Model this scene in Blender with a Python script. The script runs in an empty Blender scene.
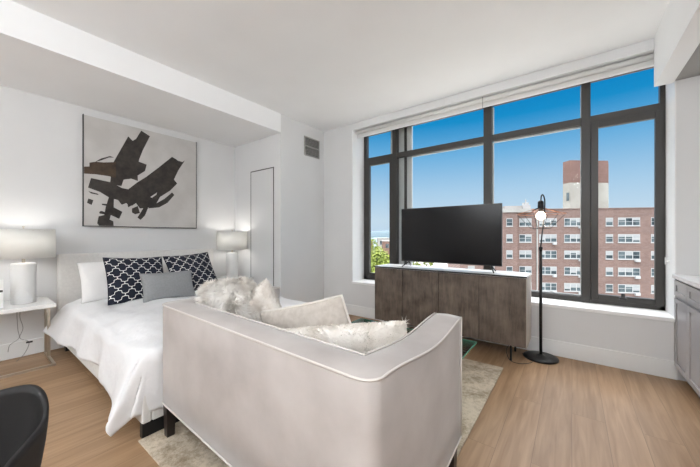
import bpy, bmesh, math, random
from mathutils import Vector, Matrix, noise
random.seed(7)
PI = math.pi
C = bpy.context.scene.collection
SC = bpy.context.scene

# ------------------------------------------------------------------ materials
def mat(name, col, rough=0.6, metal=0.0, spec=0.5, **kw):
    m = bpy.data.materials.new(name); m.use_nodes = True
    b = m.node_tree.nodes['Principled BSDF']
    b.inputs['Base Color'].default_value = (*col, 1)
    b.inputs['Roughness'].default_value = rough
    b.inputs['Metallic'].default_value = metal
    b.inputs['Specular IOR Level'].default_value = spec
    for k, v in kw.items():
        b.inputs[k.replace('_', ' ')].default_value = v
    return m

def nt(m): return m.node_tree.nodes, m.node_tree.links, m.node_tree.nodes['Principled BSDF']

def noisy(name, c1, c2, scale=8, rough=0.6, bump=0.0, bscale=60, detail=4, stretch=(1, 1, 1), lo=.35, hi=.65, spec=.5, metal=0, bdist=.002, **kw):
    m = mat(name, c1, rough, metal, spec, **kw); N, L, b = nt(m)
    tc = N.new('ShaderNodeTexCoord'); mp = N.new('ShaderNodeMapping'); mp.inputs['Scale'].default_value = stretch
    L.new(tc.outputs['Object'], mp.inputs[0])
    n = N.new('ShaderNodeTexNoise'); n.inputs['Scale'].default_value = scale; n.inputs['Detail'].default_value = detail
    L.new(mp.outputs[0], n.inputs['Vector'])
    r = N.new('ShaderNodeValToRGB'); r.color_ramp.elements[0].position = lo; r.color_ramp.elements[1].position = hi
    r.color_ramp.elements[0].color = (*c1, 1); r.color_ramp.elements[1].color = (*c2, 1)
    L.new(n.outputs['Fac'], r.inputs[0]); L.new(r.outputs[0], b.inputs['Base Color'])
    if bump:
        n2 = N.new('ShaderNodeTexNoise'); n2.inputs['Scale'].default_value = bscale; n2.inputs['Detail'].default_value = 3
        L.new(mp.outputs[0], n2.inputs['Vector'])
        bp = N.new('ShaderNodeBump'); bp.inputs['Strength'].default_value = bump; bp.inputs['Distance'].default_value = bdist
        L.new(n2.outputs['Fac'], bp.inputs['Height']); L.new(bp.outputs[0], b.inputs['Normal'])
    return m

M = {}
M['wall'] = noisy('wall_paint', (.72, .72, .72), (.74, .74, .74), 2, .75, .05, 200)
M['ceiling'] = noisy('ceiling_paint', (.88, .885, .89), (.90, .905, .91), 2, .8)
M['kceil'] = mat('shade_toned_kitchen_ceiling', (.36, .35, .34), .7)  # the ceiling's shade is put into this darker grey
M['trim'] = mat('trim_paint', (.82, .82, .815), .45)
M['sillw'] = mat('window_surround_paint', (.86, .86, .86), .4)
M['frame'] = mat('dark_window_frame', (.034, .031, .028), .42)
M['alu'] = mat('pale_aluminium', (.55, .56, .56), .45, .2)
M['shadef'] = mat('roller_shade_fabric', (.74, .73, .71), .8)
M['black'] = mat('black_metal', (.012, .012, .013), .38, .3)
M['blackp'] = mat('black_plastic', (.02, .02, .022), .35)
M['chair'] = mat('black_moulded_shell', (.006, .005, .005), .65)
M['screen'] = mat('tv_screen', (.010, .010, .011), .15, 0, .3)
M['chrome'] = mat('brushed_champagne_metal', (.62, .56, .48), .28, 1.0)
M['whitegloss'] = mat('white_lacquer', (.85, .85, .84), .25)
M['ceramic'] = mat('white_ceramic', (.84, .84, .83), .35)
M['copper'] = mat('copper_wire', (.42, .18, .10), .4, .8)
M['cab'] = noisy('grey_cabinet_paint', (.36, .345, .35), (.38, .365, .37), 3, .4)
M['quartz'] = noisy('white_quartz_counter', (.82, .82, .82), (.88, .88, .88), 12, .2)
M['duvet'] = noisy('white_cotton_duvet', (.80, .80, .81), (.83, .83, .84), 5, .85, .5, 7, bdist=.03)
M['pillowc'] = noisy('white_cotton_pillow', (.83, .82, .81), (.87, .86, .85), 5, .85, .5, 10, bdist=.02)
M['bedfab'] = noisy('cream_upholstery', (.74, .725, .70), (.79, .775, .75), 40, .85, .04, 400)
M['linen'] = noisy('beige_linen', (.47, .42, .37), (.56, .51, .46), 30, .9, .3, 300)
M['welt'] = mat('pale_piping', (.72, .68, .63), .8)
M['greyfab'] = noisy('grey_woven_cotton', (.27, .275, .28), (.30, .305, .31), 60, .9, .3, 400)
M['plush'] = noisy('cream_plush', (.60, .54, .48), (.80, .76, .71), 22, .95, .6, 60, bdist=.01)
M['fur'] = noisy('cream_long_fur', (.60, .54, .47), (.84, .80, .75), 9, .8, lo=.3, hi=.62)
M['furpale'] = noisy('pale_shaggy_fur', (.68, .62, .55), (.88, .85, .81), 7, .8, lo=.3, hi=.55)
M['darkwood'] = mat('espresso_wood', (.018, .012, .010), .4)
M['concrete'] = noisy('pale_concrete', (.30, .29, .27), (.38, .37, .35), .4, .9)
M['cream'] = noisy('cream_tower_render', (.30, .29, .25), (.37, .36, .32), .3, .9)
M['roofgrey'] = noisy('roof_gravel', (.35, .34, .32), (.45, .44, .42), 1, .9)
M['winglass'] = noisy('dark_building_glass', (.025, .035, .04), (.11, .14, .15), .45, .12)
M['winblind'] = mat('white_window_blind', (.32, .33, .33), .8)
M['winframe'] = mat('white_vinyl_frame', (.42, .42, .415), .6)
M['leaf'] = noisy('spring_leaves', (.09, .13, .02), (.27, .31, .045), .8, .8, lo=.3, hi=.7)
M['bark'] = mat('tree_bark', (.10, .07, .05), .9)
M['sea'] = mat('river_water', (.16, .22, .25), .6)
M['shore'] = noisy('haze_toned_far_shore', (.085, .125, .145), (.11, .15, .17), .002, .95)  # blue-grey distance haze put into the hill colour
M['land'] = noisy('far_ground', (.42, .40, .36), (.52, .50, .45), .05, .95)
M['canvas'] = noisy('greige_canvas', (.51, .49, .47), (.60, .58, .56), 3, .85, .15, 300)
M['paint'] = noisy('black_brush_paint', (.020, .016, .014), (.045, .036, .030), 14, .6)
M['umber'] = noisy('umber_brush_paint', (.030, .018, .010), (.075, .045, .025), 14, .6)
M['vent'] = mat('grey_vent_louvre', (.46, .45, .43), .5, .3)
M['ventdark'] = mat('vent_duct', (.05, .05, .05), .9)
M['cord'] = mat('translucent_grey_cord', (.28, .28, .27), .5)
M['shadow_gap'] = mat('door_gap_strip', (.06, .06, .06), .6)
M['doorp'] = mat('door_paint', (.70, .70, .70), .5)

# velvet: faint directional marks that belong to the nap
M['velvet'] = noisy('blush_grey_velvet', (.385, .345, .325), (.50, .462, .44), 4, .75, .1, 300, detail=5, lo=.3, hi=.7, Sheen_Weight=.4, Sheen_Roughness=.35)

M['weltv'] = mat('velvet_piping', (.66, .62, .58), .7)
# glass panes
def glass(name, tint, gloss):
    m = bpy.data.materials.new(name); m.use_nodes = True
    N, L = m.node_tree.nodes, m.node_tree.links
    N.remove(N['Principled BSDF']); out = N['Material Output']
    t = N.new('ShaderNodeBsdfTransparent'); t.inputs[0].default_value = (*tint, 1)
    g = N.new('ShaderNodeBsdfGlossy'); g.inputs['Roughness'].default_value = .02
    f = N.new('ShaderNodeFresnel'); f.inputs[0].default_value = 1.35
    mu = N.new('ShaderNodeMath'); mu.operation = 'MULTIPLY'; mu.inputs[1].default_value = gloss
    L.new(f.outputs[0], mu.inputs[0])
    mx = N.new('ShaderNodeMixShader'); L.new(mu.outputs[0], mx.inputs[0])
    L.new(t.outputs[0], mx.inputs[1]); L.new(g.outputs[0], mx.inputs[2]); L.new(mx.outputs[0], out.inputs[0])
    return m
M['glass'] = glass('clear_window_glass', (.97, .98, .98), .05)
M['tglass'] = glass('table_glass', (.88, .95, .92), .9)
M['gedge'] = mat('green_glass_edge', (.10, .30, .22), .1)

def emis(name, col, s, base=(.8, .8, .8)):
    m = mat(name, base, .5); b = m.node_tree.nodes['Principled BSDF']
    b.inputs['Emission Color'].default_value = (*col, 1); b.inputs['Emission Strength'].default_value = s
    return m
M['bulb'] = emis('lit_bulb', (1, .86, .66), 6)
M['lampbulb'] = emis('lit_table_bulb', (1, .93, .82), 5)
M['ceilbulb'] = emis('lit_opal_globe', (1, .97, .93), 3)

# lamp shade: translucent fabric
def shade_mat():
    m = bpy.data.materials.new('white_drum_shade_fabric'); m.use_nodes = True
    N, L = m.node_tree.nodes, m.node_tree.links
    N.remove(N['Principled BSDF']); out = N['Material Output']
    d = N.new('ShaderNodeBsdfDiffuse'); d.inputs[0].default_value = (.88, .88, .87, 1)
    t = N.new('ShaderNodeBsdfTranslucent'); t.inputs[0].default_value = (.80, .79, .75, 1)
    mx = N.new('ShaderNodeMixShader'); mx.inputs[0].default_value = .4
    L.new(d.outputs[0], mx.inputs[1]); L.new(t.outputs[0], mx.inputs[2]); L.new(mx.outputs[0], out.inputs[0])
    return m
M['shade'] = shade_mat()

# oak floor
def floor_mat():
    m = mat('oak_plank_floor', (.4, .28, .18), .42); N, L, b = nt(m)
    tc = N.new('ShaderNodeTexCoord'); mp = N.new('ShaderNodeMapping'); mp.inputs['Rotation'].default_value = (0, 0, PI / 2)
    L.new(tc.outputs['Object'], mp.inputs[0])
    br = N.new('ShaderNodeTexBrick'); br.offset = .37; br.inputs['Scale'].default_value = 1
    br.inputs['Brick Width'].default_value = 1.9; br.inputs['Row Height'].default_value = .18
    br.inputs['Mortar Size'].default_value = .0016; br.inputs['Mortar Smooth'].default_value = .3
    br.inputs['Color1'].default_value = (.0, .0, .0, 1); br.inputs['Color2'].default_value = (1, 1, 1, 1)
    br.inputs['Mortar'].default_value = (.2, .2, .2, 1); br.inputs['Bias'].default_value = 0
    L.new(mp.outputs[0], br.inputs['Vector'])
    mp2 = N.new('ShaderNodeMapping'); mp2.inputs['Scale'].default_value = (14, .9, 1); L.new(tc.outputs['Object'], mp2.inputs[0])
    ad = N.new('ShaderNodeVectorMath'); ad.operation = 'ADD'; L.new(mp2.outputs[0], ad.inputs[0]); 
    sc = N.new('ShaderNodeVectorMath'); sc.operation = 'SCALE'; sc.inputs['Scale'].default_value = 9
    L.new(br.outputs['Color'], sc.inputs[0]); L.new(sc.outputs[0], ad.inputs[1])
    n = N.new('ShaderNodeTexNoise'); n.inputs['Scale'].default_value = 2.2; n.inputs['Detail'].default_value = 6; n.inputs['Distortion'].default_value = .6
    L.new(ad.outputs[0], n.inputs['Vector'])
    r = N.new('ShaderNodeValToRGB'); e = r.color_ramp.elements
    e[0].position = .3; e[0].color = (.30, .178, .094, 1); e[1].position = .72; e[1].color = (.445, .29, .168, 1)
    L.new(n.outputs['Fac'], r.inputs[0])
    r2 = N.new('ShaderNodeValToRGB'); r2.color_ramp.elements[0].color = (.90, .89, .88, 1); r2.color_ramp.elements[1].color = (1.06, 1.06, 1.06, 1)
    L.new(br.outputs['Color'], r2.inputs[0])
    mx = N.new('ShaderNodeMix'); mx.data_type = 'RGBA'; mx.blend_type = 'MULTIPLY'; mx.inputs[0].default_value = 1
    L.new(r.outputs[0], mx.inputs[6]); L.new(r2.outputs[0], mx.inputs[7])
    mx2 = N.new('ShaderNodeMix'); mx2.data_type = 'RGBA'; mx2.blend_type = 'MIX'
    L.new(br.outputs['Fac'], mx2.inputs[0]); L.new(mx.outputs[2], mx2.inputs[6]); mx2.inputs[7].default_value = (.22, .135, .075, 1)
    L.new(mx2.outputs[2], b.inputs['Base Color'])
    return m
M['floor'] = floor_mat()

# console door wood: mottled grey-brown grain running up
def console_mat():
    m = mat('weathered_walnut_veneer', (.1, .07, .05), .5); N, L, b = nt(m)
    tc = N.new('ShaderNodeTexCoord'); mp = N.new('ShaderNodeMapping'); mp.inputs['Scale'].default_value = (14, 14, 1.6)
    L.new(tc.outputs['Object'], mp.inputs[0])
    n = N.new('ShaderNodeTexNoise'); n.inputs['Scale'].default_value = 3; n.inputs['Detail'].default_value = 7; n.inputs['Roughness'].default_value = .7; n.inputs['Distortion'].default_value = .4
    L.new(mp.outputs[0], n.inputs['Vector'])
    n2 = N.new('ShaderNodeTexNoise'); n2.inputs['Scale'].default_value = 7; n2.inputs['Detail'].default_value = 3; L.new(tc.outputs['Object'], n2.inputs['Vector'])
    av = N.new('ShaderNodeMix'); av.data_type = 'FLOAT'; av.inputs[0].default_value = .5
    L.new(n.outputs['Fac'], av.inputs[2]); L.new(n2.outputs['Fac'], av.inputs[3])
    r = N.new('ShaderNodeValToRGB'); e = r.color_ramp.elements
    e[0].position = .33; e[0].color = (.045, .032, .024, 1); e[1].position = .68; e[1].color = (.20, .152, .118, 1)
    L.new(av.outputs[0], r.inputs[0]); L.new(r.outputs[0], b.inputs['Base Color'])
    return m
M['console'] = console_mat()
M['ctop'] = mat('reflection_toned_lacquer_top', (.80, .80, .79), .4, 0, .7)  # sky's grazing reflection put into a paler base colour
M['cside'] = noisy('pale_veneer_edge', (.42, .37, .32), (.52, .46, .40), 4, .5)

# rug: faded vintage pattern
def rug_mat():
    m = mat('faded_rug', (.5, .45, .38), .95); N, L, b = nt(m)
    tc = N.new('ShaderNodeTexCoord')
    n = N.new('ShaderNodeTexNoise'); n.inputs['Scale'].default_value = 26; n.inputs['Detail'].default_value = 9; n.inputs['Roughness'].default_value = .85
    v = N.new('ShaderNodeTexVoronoi'); v.inputs['Scale'].default_value = 7; v.feature = 'SMOOTH_F1'
    L.new(tc.outputs['Object'], n.inputs['Vector']); L.new(tc.outputs['Object'], v.inputs['Vector'])
    av = N.new('ShaderNodeMix'); av.data_type = 'FLOAT'; av.inputs[0].default_value = .25
    L.new(n.outputs['Fac'], av.inputs[2]); L.new(v.outputs['Distance'], av.inputs[3])
    r = N.new('ShaderNodeValToRGB'); e = r.color_ramp.elements
    e[0].position = .36; e[0].color = (.29, .225, .15, 1); e[1].position = .56; e[1].color = (.66, .57, .45, 1)
    L.new(av.outputs[0], r.inputs[0]); L.new(r.outputs[0], b.inputs['Base Color'])
    return m
M['rug'] = rug_mat()

# brick facade
def brick_mat(name, c1, c2, scale=1):
    m = mat(name, c1, .9); N, L, b = nt(m)
    tc = N.new('ShaderNodeTexCoord'); mp = N.new('ShaderNodeMapping'); mp.inputs['Rotation'].default_value = (PI / 2, 0, 0)
    L.new(tc.outputs['Object'], mp.inputs[0])
    br = N.new('ShaderNodeTexBrick'); br.inputs['Scale'].default_value = scale; br.inputs['Brick Width'].default_value = .5; br.inputs['Row Height'].default_value = .16
    br.inputs['Mortar Size'].default_value = .012; br.inputs['Color1'].default_value = (*c1, 1); br.inputs['Color2'].default_value = (*c2, 1)
    br.inputs['Mortar'].default_value = tuple(min(1, x * 1.3 + .05) for x in c2) + (1,)
    L.new(mp.outputs[0], br.inputs['Vector'])
    n = N.new('ShaderNodeTexNoise'); n.inputs['Scale'].default_value = .35; n.inputs['Detail'].default_value = 5; L.new(tc.outputs['Object'], n.inputs['Vector'])
    r = N.new('ShaderNodeValToRGB'); r.color_ramp.elements[0].color = (.75, .75, .78, 1); r.color_ramp.elements[1].color = (1.2, 1.15, 1.12, 1)
    L.new(n.outputs['Fac'], r.inputs[0])
    mx = N.new('ShaderNodeMix'); mx.data_type = 'RGBA'; mx.blend_type = 'MULTIPLY'; mx.inputs[0].default_value = 1
    L.new(br.outputs['Color'], mx.inputs[6]); L.new(r.outputs[0], mx.inputs[7]); L.new(mx.outputs[2], b.inputs['Base Color'])
    return m
M['brick'] = brick_mat('red_brick_facade', (.145, .092, .076), (.195, .132, .112))
M['brick2'] = brick_mat('tower_brick', (.135, .075, .055), (.18, .105, .085), .8)
M['band'] = brick_mat('brick_string_course', (.15, .10, .085), (.20, .14, .12))

# quatrefoil lattice cushion fabric, driven by the cushion's own UVs
def lattice_mat():
    m = mat('navy_lattice_cotton', (.01, .015, .05), .85); N, L, b = nt(m)
    uv = N.new('ShaderNodeUVMap'); uv.uv_map = 'UVMap'
    sp = N.new('ShaderNodeSeparateXYZ'); L.new(uv.outputs[0], sp.inputs[0])
    def mt(op, a, bb=None):
        n = N.new('ShaderNodeMath'); n.operation = op
        for i, x in enumerate([a, bb]):
            if x is None: continue
            if isinstance(x, (int, float)): n.inputs[i].default_value = x
            else: L.new(x, n.inputs[i])
        return n.outputs[0]
    u0 = mt('MULTIPLY', sp.outputs[0], 4.4); v0 = mt('MULTIPLY', sp.outputs[1], 4.0)
    ax = mt('ABSOLUTE', mt('SUBTRACT', mt('FRACT', u0), .5))
    ay = mt('ABSOLUTE', mt('SUBTRACT', mt('FRACT', v0), .5))
    bend = mt('MULTIPLY', mt('SINE', mt('MULTIPLY', mt('SUBTRACT', ax, ay), 4 * PI)), .062)
    D = mt('ABSOLUTE', mt('ADD', mt('SUBTRACT', mt('ADD', ax, ay), .5), bend))
    f = mt('LESS_THAN', D, .042)
    mx = N.new('ShaderNodeMix'); mx.data_type = 'RGBA'; L.new(f, mx.inputs[0])
    mx.inputs[6].default_value = (.007, .010, .024, 1); mx.inputs[7].default_value = (.78, .78, .76, 1)
    L.new(mx.outputs[2], b.inputs['Base Color'])
    return m
M['lattice'] = lattice_mat()
M['navy'] = mat('navy_piping', (.007, .010, .024), .8)

# ------------------------------------------------------------------ object helpers
def tag(o, label=None, cat=None, group=None, kind=None):
    if label: o['label'] = label
    if cat: o['category'] = cat
    if group: o['group'] = group
    if kind: o['kind'] = kind
    return o
def thing(name, label, cat, loc=(0, 0, 0), rz=0, group=None):
    o = bpy.data.objects.new(name, None); C.objects.link(o); o.location = loc; o.rotation_euler = (0, 0, rz)
    o.empty_display_size = .1
    return tag(o, label, cat, group)
def link(name, me, m=None, parent=None, smooth=False):
    o = bpy.data.objects.new(name, me); C.objects.link(o)
    if m: me.materials.append(m)
    if parent is not None: o.parent = parent
    if smooth:
        for p in me.polygons: p.use_smooth = True
    return o
class MB:
    def __init__(s): s.bm = bmesh.new()
    def box(s, x0, x1, y0, y1, z0, z1):
        v = [s.bm.verts.new(p) for p in ((x0, y0, z0), (x1, y0, z0), (x1, y1, z0), (x0, y1, z0), (x0, y0, z1), (x1, y0, z1), (x1, y1, z1), (x0, y1, z1))]
        for f in ((0, 3, 2, 1), (4, 5, 6, 7), (0, 1, 5, 4), (1, 2, 6, 5), (2, 3, 7, 6), (3, 0, 4, 7)): s.bm.faces.new([v[i] for i in f])
        return s
    def cyl(s, p0, p1, r0, r1=None, n=20, cap=True):
        r1 = r0 if r1 is None else r1
        p0, p1 = Vector(p0), Vector(p1); d = (p1 - p0).normalized()
        a = Vector((1, 0, 0)) if abs(d.x) < .9 else Vector((0, 1, 0)); u = d.cross(a).normalized(); w = d.cross(u)
        A = [s.bm.verts.new(p0 + (u * math.cos(2 * PI * i / n) + w * math.sin(2 * PI * i / n)) * r0) for i in range(n)]
        B = [s.bm.verts.new(p1 + (u * math.cos(2 * PI * i / n) + w * math.sin(2 * PI * i / n)) * r1) for i in range(n)]
        for i in range(n): s.bm.faces.new([A[i], A[(i + 1) % n], B[(i + 1) % n], B[i]])
        if cap: s.bm.faces.new(A[::-1]); s.bm.faces.new(B)
        return s
    def tube(s, pts, r, n=8, closed=False):
        pts = [Vector(p) for p in pts]; k = len(pts); rings = []
        prev = None
        for i, p in enumerate(pts):
            if closed: d = (pts[(i + 1) % k] - pts[i - 1])
            else: d = (pts[min(i + 1, k - 1)] - pts[max(i - 1, 0)])
            d.normalize()
            if prev is None:
                a = Vector((0, 0, 1)) if abs(d.z) < .9 else Vector((1, 0, 0)); u = d.cross(a).normalized()
            else: u = (prev - d * prev.dot(d)).normalized()
            prev = u; w = d.cross(u)
            rr = r[i] if isinstance(r, (list, tuple)) else r
            rings.append([s.bm.verts.new(p + (u * math.cos(2 * PI * j / n) + w * math.sin(2 * PI * j / n)) * rr) for j in range(n)])
        for i in range(k if closed else k - 1):
            A, B = rings[i], rings[(i + 1) % k]
            for j in range(n): s.bm.faces.new([A[j], A[(j + 1) % n], B[(j + 1) % n], B[j]])
        if not closed: s.bm.faces.new(rings[0][::-1]); s.bm.faces.new(rings[-1])
        return s
    def lathe(s, prof, c=(0, 0, 0), n=32):
        rings = []
        for r, z in prof:
            rings.append([s.bm.verts.new((c[0] + r * math.cos(2 * PI * j / n), c[1] + r * math.sin(2 * PI * j / n), c[2] + z)) for j in range(n)] if r > 1e-6 else [s.bm.verts.new((c[0], c[1], c[2] + z))])
        for A, B in zip(rings, rings[1:]):
            for j in range(n):
                q = [A[j % len(A)], A[(j + 1) % len(A)], B[(j + 1) % len(B)], B[j % len(B)]]
                q2 = []
                for x in q:
                    if x not in q2: q2.append(x)
                if len(q2) > 2: s.bm.faces.new(q2)
        return s
    def poly(s, pts, dirv, t):
        A = [s.bm.verts.new(p) for p in pts]; B = [s.bm.verts.new(Vector(p) + Vector(dirv) * t) for p in pts]
        k = len(A)
        s.bm.faces.new(A); s.bm.faces.new(B[::-1])
        for i in range(k): s.bm.faces.new([A[i], B[i], B[(i + 1) % k], A[(i + 1) % k]])
        return s
    def grid(s, fn, nu, nv, closeu=False):
        V = [[s.bm.verts.new(fn(i / nu, j / nv)) for j in range(nv + 1)] for i in range(nu if closeu else nu + 1)]
        k = len(V)
        for i in range(nu):
            for j in range(nv): s.bm.faces.new([V[i][j], V[(i + 1) % k][j], V[(i + 1) % k][j + 1], V[i][j + 1]])
        return s
    def build(s, name, m, parent=None, smooth=False, bevel=0, bseg=2, subsurf=0, solid=0, loc=None):
        bmesh.ops.recalc_face_normals(s.bm, faces=s.bm.faces)
        me = bpy.data.meshes.new(name); s.bm.to_mesh(me); s.bm.free()
        o = link(name, me, m, parent, smooth)
        if solid:
            q = o.modifiers.new('s', 'SOLIDIFY'); q.thickness = solid; q.offset = 0
        if bevel:
            q = o.modifiers.new('b', 'BEVEL'); q.width = bevel; q.segments = bseg; q.limit_method = 'ANGLE'; q.angle_limit = .7
        if subsurf:
            q = o.modifiers.new('u', 'SUBSURF'); q.levels = q.render_levels = subsurf
        if loc: o.location = loc
        return o
def struct(name, mb, m, parent=None, **k):
    o = mb.build(name, m, parent, **k)
    if parent is None: o['kind'] = 'structure'
    return o
def copy_tree(o, parent=None):
    c = o.copy(); C.objects.link(c)
    if parent is not None: c.parent = parent
    for ch in list(o.children): copy_tree(ch, c)
    return c

# ================================================================== THE ROOM
CZ = 3.03          # ceiling
XL, XC = -4.57, -3.39   # headboard wall / column + bulkhead face
YA, YW = 2.83, 3.765    # alcove side wall / window wall
XR, YB = 2.3, -3.4
struct('floor', MB().box(XL - .2, XR + .2, YB - .2, YW, -.12, 0), M['floor'])
struct('ceiling', MB().box(XC, .59, YB, YW, CZ, CZ + .15), M['ceiling'])
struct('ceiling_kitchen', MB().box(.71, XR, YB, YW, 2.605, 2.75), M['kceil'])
struct('ceiling_beam', MB().box(.59, .71, YB, YW, 2.59, CZ + .15), M['ceiling'])
struct('ceiling_bulkhead', MB().box(XL, XC, YB, YA, 2.76, CZ + .15), M['ceiling'])
struct('wall_left', MB().box(XL - .2, XL, YB, YA, 0, CZ + .15), M['wall'])
struct('wall_alcove', MB().box(XL - .2, XC, YA, YW + .4, 0, CZ + .15), M['wall'])
OX0, OX1, OZ0, OZ1 = -2.785, .726, .53, 2.93     # window opening
w = MB()
w.box(XC, OX0, YW, YW + .4, 0, CZ + .15); w.box(OX0, OX1, YW, YW + .4, 0, OZ0); w.box(OX0, OX1, YW, YW + .4, OZ1, CZ + .15)
w.box(OX1, XR, YW, YW + .4, 0, CZ + .15)
struct('wall_window', w, M['wall'])
struct('wall_right', MB().box(XR, XR + .2, YB, YW + .4, 0, 2.75), M['wall'])
struct('wall_back', MB().box(XL - .2, XR + .2, YB - .2, YB, 0, CZ + .15), M['wall'])
# white surround lining the window opening
s = MB()
s.box(OX0 - .0, OX0 + .008, YW - .004, YW + .40, OZ0, OZ1)
s.box(OX1 - .008, OX1, YW - .004, YW + .40, OZ0, OZ1)
struct('trim_1', s, M['sillw'])
struct('trim_2', MB().box(OX0 - .0, OX1, YW - .022, YW + .40, OZ0 - .03, OZ0 + .003), M['sillw'], bevel=.003)
def bb(name, mb): struct(name, mb, M['trim'], bevel=.004)
bb('baseboard_window', MB().box(XC + .015, .735, YW - .016, YW, 0, .16))
bb('baseboard_left', MB().box(XL, XL + .016, YB, YA, 0, .16))
bb('baseboard_alcove', MB().box(XL + .016, XC, YA - .016, YA, 0, .16))
bb('baseboard_column', MB().box(XC, XC + .015, YA, YW - .016, 0, .16))

# closet door in the alcove's side wall: flush leaf with dark reveal
DX0, DX1, DZ = -4.12, -3.545, 2.28
d = bpy.data.objects.new('door_1', None); C.objects.link(d); d['kind'] = 'structure'; d.location = ((DX0 + DX1) / 2, YA, 0)
g = MB()
g.box(DX0, DX0 + .012, YA - .006, YA, .165, DZ); g.box(DX1 - .012, DX1, YA - .006, YA, .165, DZ); g.box(DX0 + .012, DX1 - .012, YA - .006, YA, DZ - .014, DZ)
o = g.build('door_gap', M['shadow_gap']); o.parent = d; o.matrix_parent_inverse = Matrix.Translation(-d.location)
o = MB().box(DX0 + .012, DX1 - .012, YA - .004, YA, .165, DZ - .014).build('door_leaf', M['doorp']); o.parent = d; o.matrix_parent_inverse = Matrix.Translation(-d.location)

def at(root):      # parts modelled in world coordinates, parented to a root standing elsewhere
    def f(o):
        o.parent = root; o.matrix_parent_inverse = root.matrix_basis.inverted(); return o
    return f

# ------------------------------------------------------------------ window
FY0, FY1 = 4.08, 4.15
win = bpy.data.objects.new('window_1', None); C.objects.link(win); win['kind'] = 'structure'; win.location = (-1, FY1, OZ0)
P = at(win)
f = MB()
f.box(OX0, -2.725, FY0, FY1, OZ0, OZ1)                     # left stile
f.box(.68, OX1, FY0, FY1, OZ0, OZ1)                      # right stile
f.box(OX0, OX1, FY0, FY1, OZ0, .592)                      # bottom rail
f.box(OX0, OX1, FY0, FY1, OZ1 - .015, OZ1)             # head
f.box(-2.725, .68, FY0 - .0, FY1, 2.462, 2.537)              # transom
for a, b in ((-2.237, -2.164), (-.911, -.815), (.082, .160)): f.box(a, b, FY0 - .01, FY1, OZ0, OZ1)
P(f.build('window_frame', M['frame'], bevel=.003))
def sash(x0, x1, z0, z1, t):
    q = MB(); q.box(x0, x0 + t, FY0 - .004, FY1 - .02, z0, z1).box(x1 - t, x1, FY0 - .004, FY1 - .02, z0, z1)
    q.box(x0 + t, x1 - t, FY0 - .004, FY1 - .02, z0, z0 + t).box(x0 + t, x1 - t, FY0 - .004, FY1 - .02, z1 - t, z1)
    return P(q.build('casement_sash', M['frame'], bevel=.004))
sash(-2.725, -2.237, .592, 2.462, .055)
sh_ = sash(.162, .71, .57, 2.462, .062)
# pale glazing stops seen beside the mullions and under the transom
q = MB()
q.box(-.815, -.800, FY1 - .02, FY1, .60, 2.45); q.box(-.815, -.800, FY1 - .02, FY1, 2.54, 2.90)
q.box(-.92, -.911, FY1 - .02, FY1, .60, 2.45)
q.box(-1.94, -.92, FY1 - .02, FY1, 2.442, 2.462); q.box(-.80, .072, FY1 - .02, FY1, 2.442, 2.462)
q.box(.074, .082, FY1 - .02, FY1, .60, 2.90); q.box(-1.94, .074, FY1 - .02, FY1, .592, .602)
P(q.build('glazing_stop', M['alu']))
hb = MB().box(.385, .445, FY0 - .035, FY0 - .004, .60, .625); hb.box(.40, .43, FY0 - .03, FY0 - .012, .62, .665)
hb.build('casement_crank', M['blackp'], sh_, bevel=.004)
def pane(x0, x1, z0, z1):
    P(MB().box(x0, x1, 4.118, 4.124, z0, z1).build('pane', M['glass']))
pane(-2.67, -2.292, .647, 2.407); pane(-2.164, -.911, .592, 2.462); pane(-.815, .082, .592, 2.462); pane(.224, .648, .632, 2.40)
pane(-2.725, -2.237, 2.537, 2.915); pane(-2.164, -.911, 2.537, 2.915); pane(-.815, .082, 2.537, 2.915); pane(.16, .68, 2.537, 2.915); 
# pale pier outside behind the first mullion
q = MB().box(-2.32, -1.955, 4.17, 4.20, -.6, 3.2)
struct('trim_3', q, M['alu'])
struct('trim_4', MB().box(-2.075, -2.035, 4.155, 4.17, -.6, 3.2), M['frame'])

# roller shade, rolled up at the head of the window
rs = thing('roller_shade', 'white roller shade drawn up at the top of the wide window', 'window shade', (-1.0, YW + .06, 2.82))
P = at(rs)
P(MB().cyl((OX0 + .02, YW + .075, 2.90), (.70, YW + .075, 2.90), .026, n=16).build('shade_roll', M['shadef'], smooth=True))
P(MB().box(OX0 + .02, .70, YW + .095, YW + .099, 2.83, 2.895).build('shade_cloth', M['shadef']))
P(MB().box(OX0 + .02, .70, YW + .090, YW + .104, 2.818, 2.832).build('bottom_bar', M['trim'], bevel=.003))
P(MB().tube([(-.86, YW + .035, 2.925), (-.86, YW + .035, 2.80), (-.86, YW + .037, 2.79)], .0035).build('pull_cord', M['cord']))
# wall knob at the right jamb
kb = thing('shade_cord_cleat', 'small white cleat on the right window jamb', 'cleat', (OX1 - .008, 3.95, 1.0))
P = at(kb)
P(MB().cyl((OX1 - .008, 3.95, 1.02), (OX1 - .03, 3.95, 1.02), .012, .009, 12).build('cleat_post', M['trim']))
P(MB().box(OX1 - .036, OX1 - .028, 3.943, 3.957, .985, 1.055).build('cleat_bar', M['trim'], bevel=.003))

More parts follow.
